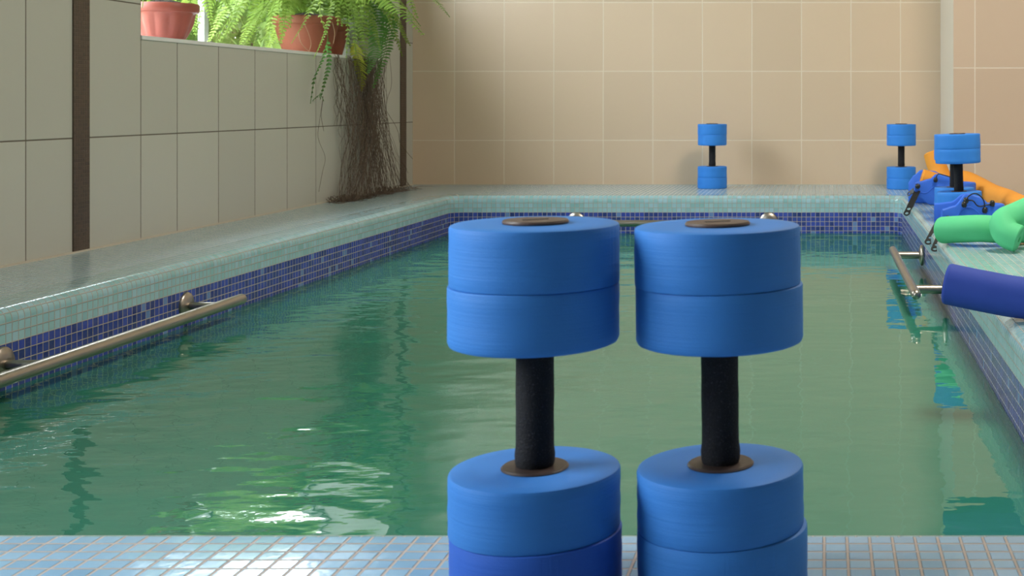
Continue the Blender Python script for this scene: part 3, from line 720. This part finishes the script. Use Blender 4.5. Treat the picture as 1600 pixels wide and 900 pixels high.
fern('large drooping fern at the right end of the sill', (-2.27, 5.84, SZ), 0.095, 0.15, M_POT2, False, 20, 13, 0.36, 0.22, 0.34,
     [(path3([(530, -10, -2.2), (560, -30, -1.95), (600, -5, -1.85), (635, 25, -1.80), (662, 55, -1.76)]), 0.078, 38, 0.012),
      (path3([(540, -15, -2.15), (590, -45, -1.92), (625, -25, -1.86), (640, 0, -1.84), (653, 29, -1.82)]), 0.050, 32, 0.010),
      (path3([(560, -30, -2.1), (620, -50, -1.85), (665, -12, -1.75), (685, 5, -1.72), (703, 27, -1.70)]), 0.032, 34, 0.007),
      (path3([(535, -10, -2.2), (555, -15, -2.04), (566, 40, -2.01), (572, 98, -2.02)]), 0.048, 30, 0.010),
      (path3([(530, -10, -2.2), (545, -15, -2.04), (552, 30, -2.02), (556, 86, -2.03)]), 0.042, 28, 0.009),
      (path3([(525, -5, -2.2), (533, -8, -2.04), (543, 30, -2.02), (541, 92, -2.03)]), 0.034, 28, 0.009),
      (path3([(528, -10, -2.2), (570, -20, -2.0), (600, 0, -1.94), (612, 40, -1.92)]), 0.045, 28, 0.010),
      (path3([(520, -10, -2.2), (530, -20, -1.98), (560, 0, -1.93), (566, 30, -1.92)]), 0.045, 26, 0.010),
      (path3([(515, -10, -2.2), (505, -20, -2.0), (500, 20, -1.97), (512, 55, -1.96)]), 0.040, 26, 0.010)],
     0.042, (-PI*0.35, PI*0.9),
     [('dark_frond', 'dark green broad frond at the back', M_FERND, big),
      ('yellow_frond', 'yellowing frond', M_FERNY, [(path3([(552, 60, -2.05), (558, 85, -2.045), (564, 115, -2.045), (565, 143, -2.05)]), 0.042, 17, 0.010)])])
# long dry roots hanging from the right-hand fern down to the pool edge
rr = random.Random(5)
bm = bmesh.new(); nroot = 0
def root(pts, r): tube(bm, pts, r, 3, 'flat')
def rpath(top, bot, spread, kinks=9, mid=0.0):
    out = []
    ph = [rr.uniform(0, 6) for _ in range(4)]; A = spread
    for i in range(kinks + 1):
        u = i / kinks; p = Vector(top).lerp(Vector(bot), u)
        p.y += A * math.sin(u*PI) * (math.sin(3.1*u*PI + ph[0]) * .6 + math.sin(7*u*PI + ph[1]) * .35) + mid * math.sin(u*PI)
        p.x += 0.006 * math.sin(5*u*PI + ph[2]) + 0.004 * math.sin(9*u*PI + ph[3]); p.x = max(p.x, XW + 0.006)
        p.z += 0.006 * math.sin(11*u*PI + ph[3]) * math.sin(u*PI)
        out.append(p)
    return out
for i in range(240):
    q = rr.random()
    if q < 0.72:
        ytop = P3(rr.gauss(575, 8), 90, X=-2.06).y; tx = rr.uniform(-2.08, -2.02)
        xb = rr.gauss(578, 24); xb = min(632, max(528, xb)); yb = P3(xb, 300, X=-2.05).y
    elif q < 0.90:
        ytop = P3(rr.uniform(540, 565), 90, X=-2.06).y; tx = rr.uniform(-2.08, -2.05); yb = P3(rr.uniform(526, 560), 300, X=-2.05).y
    else:
        ytop = P3(rr.uniform(524, 534), 90, X=-2.07).y; tx = -2.075; yb = P3(rr.uniform(527, 536), 200, X=-2.06).y
    zt_ = 0.63 - rr.uniform(0, 0.03)
    if q < 0.90: zb_ = 0.004 if rr.random() < 0.75 else rr.uniform(0.02, 0.25)
    else: zb_ = rr.uniform(0.26, 0.36)
    bot = Vector((rr.uniform(-2.075, -1.99), yb, zb_))
    mid_ = -0.26 * (yb - ytop) - (0.0)
    P_ = rpath((tx, ytop, zt_), bot, 0.028 if q < .9 else 0.008, 11, mid_)
    if zb_ < 0.01:
        e = P_[-1].copy(); dy = rr.uniform(-0.05, 0.14) * (1 if yb > 5.7 else -0.4)
        P_ += [e + Vector((rr.uniform(0, .03), dy*.5, 0.004)), e + Vector((rr.uniform(0.0, .07), dy, 0.001))]
    P_ = smooth_path(P_, 2); P_ = [Vector((p.x, p.y, max(0.002, p.z))) for p in P_]
    root(P_, rr.uniform(0.0006, 0.0012))
for k in range(70):      # tangled tufts where the roots meet the deck
    cx = P3(rr.choice((rr.gauss(540, 10), rr.gauss(600, 18))), 303, X=-2.04).y; a0 = rr.uniform(0, 6)
    c_ = Vector((rr.uniform(-2.07, -2.0), cx, 0.006)); pts = []
    for i in range(7): pts.append(c_ + Vector((0.02*math.sin(a0 + i*.9), 0.05*math.sin(a0*2 + i*.7), max(-.003, 0.02*math.sin(a0*3 + i*1.3)))))
    pts = [Vector((max(XW + .004, p.x), p.y, p.z)) for p in pts]
    root(smooth_path(pts, 2), 0.0010)
r_ = obj('dry_roots', bm, M_ROOT)
tag(r_, 'tangle of long dry brown roots hanging from the sill to the pool edge', 'roots', kind='stuff')
bm = bmesh.new(); 
for lst in ([(505, 150), (500, 185), (497, 215), (508, 245), (504, 268), (498, 300)], [(505, 155), (502, 180), (506, 205)], [(608, 80), (612, 130), (604, 160), (602, 200)], [(603, 90), (600, 140), (606, 190), (612, 230), (618, 275)]):
    tube(bm, smooth_path(path3([(x, y, -2.078) for x, y in lst]), 4), 0.0008, 4)
tag(obj('stray_roots', bm, M_ROOT), 'few thin stray root threads beside the root tangle on the wall', 'roots', kind='stuff')

# shrubs outside the window
def shrub(label, loc, rad, hgt, nleaf, seed, ls=0.06):
    rr = random.Random(seed); t = thing('garden_shrub', label, 'shrub', loc)
    bm = bmesh.new()
    for k in range(9):
        a = rr.uniform(0, 6.28); tip = Vector((math.cos(a)*rad*.7*rr.random(), math.sin(a)*rad*.7*rr.random(), hgt*rr.uniform(.6, .95)))
        tube(bm, smooth_path([(0.02*math.cos(a), 0.02*math.sin(a), 0), tip*0.5 + Vector((0, 0, .05)), tip], 4), 0.008, 6)
    obj('stems', bm, M_ROOT, t)
    bm = bmesh.new()
    for k in range(nleaf):
        while True:
            p = Vector((rr.uniform(-1, 1), rr.uniform(-1, 1), rr.uniform(-1, 1)))
            if 0.2 < p.length < 1: break
        p = Vector((p.x*rad, p.y*rad, hgt*(0.56 + p.z*0.44)))
        d = Vector((rr.uniform(-1, 1), rr.uniform(-1, 1), rr.uniform(-.8, .6))).normalized(); s_ = d.cross(Vector((rr.random(), rr.random(), rr.random()))).normalized()
        l_ = ls * rr.uniform(.6, 1.2); w_ = l_ * 0.28
        v = [bm.verts.new(q) for q in (p, p + d*l_*.45 + s_*w_, p + d*l_, p + d*l_*.45 - s_*w_)]
        bm.faces.new((v[0], v[1], v[2])); bm.faces.new((v[0], v[2], v[3]))
    obj('leaves', bm, M_BUSH, t)
shrub('bright green shrub outside the window, left', (-3.25, 5.5, -0.1), 0.66, 2.05, 7500, 1, 0.09)
shrub('bright green shrub outside the window, middle', (-3.5, 6.95, -0.1), 0.78, 2.3, 9500, 2, 0.09)
shrub('bright green shrub outside the window, right', (-3.5, 8.22, -0.1), 0.78, 2.3, 9000, 3, 0.09)
bm = bmesh.new(); box(bm, -9, XW - WT - 0.01, -4, 14, -0.2, -0.1)
struct(obj('ground', bm, plain('garden soil and grass', (0.20, 0.24, 0.12), 0.9, 0, 8, 0.01)))

# housings for the added ceiling fill lights, unseen above the frame
for yy in (3.4, 0.2):
    t = thing('ceiling_fill_lamp', 'added flat white fill lamp on the ceiling over the %s of the pool' % ('far half' if yy > 2 else 'near edge'), 'lamp', (0.9, yy, ZC))
    bm = bmesh.new(); box(bm, -0.32, 0.32, -0.62, 0.62, -0.02, 0.0); obj('housing', bm, M_WHITE, t)
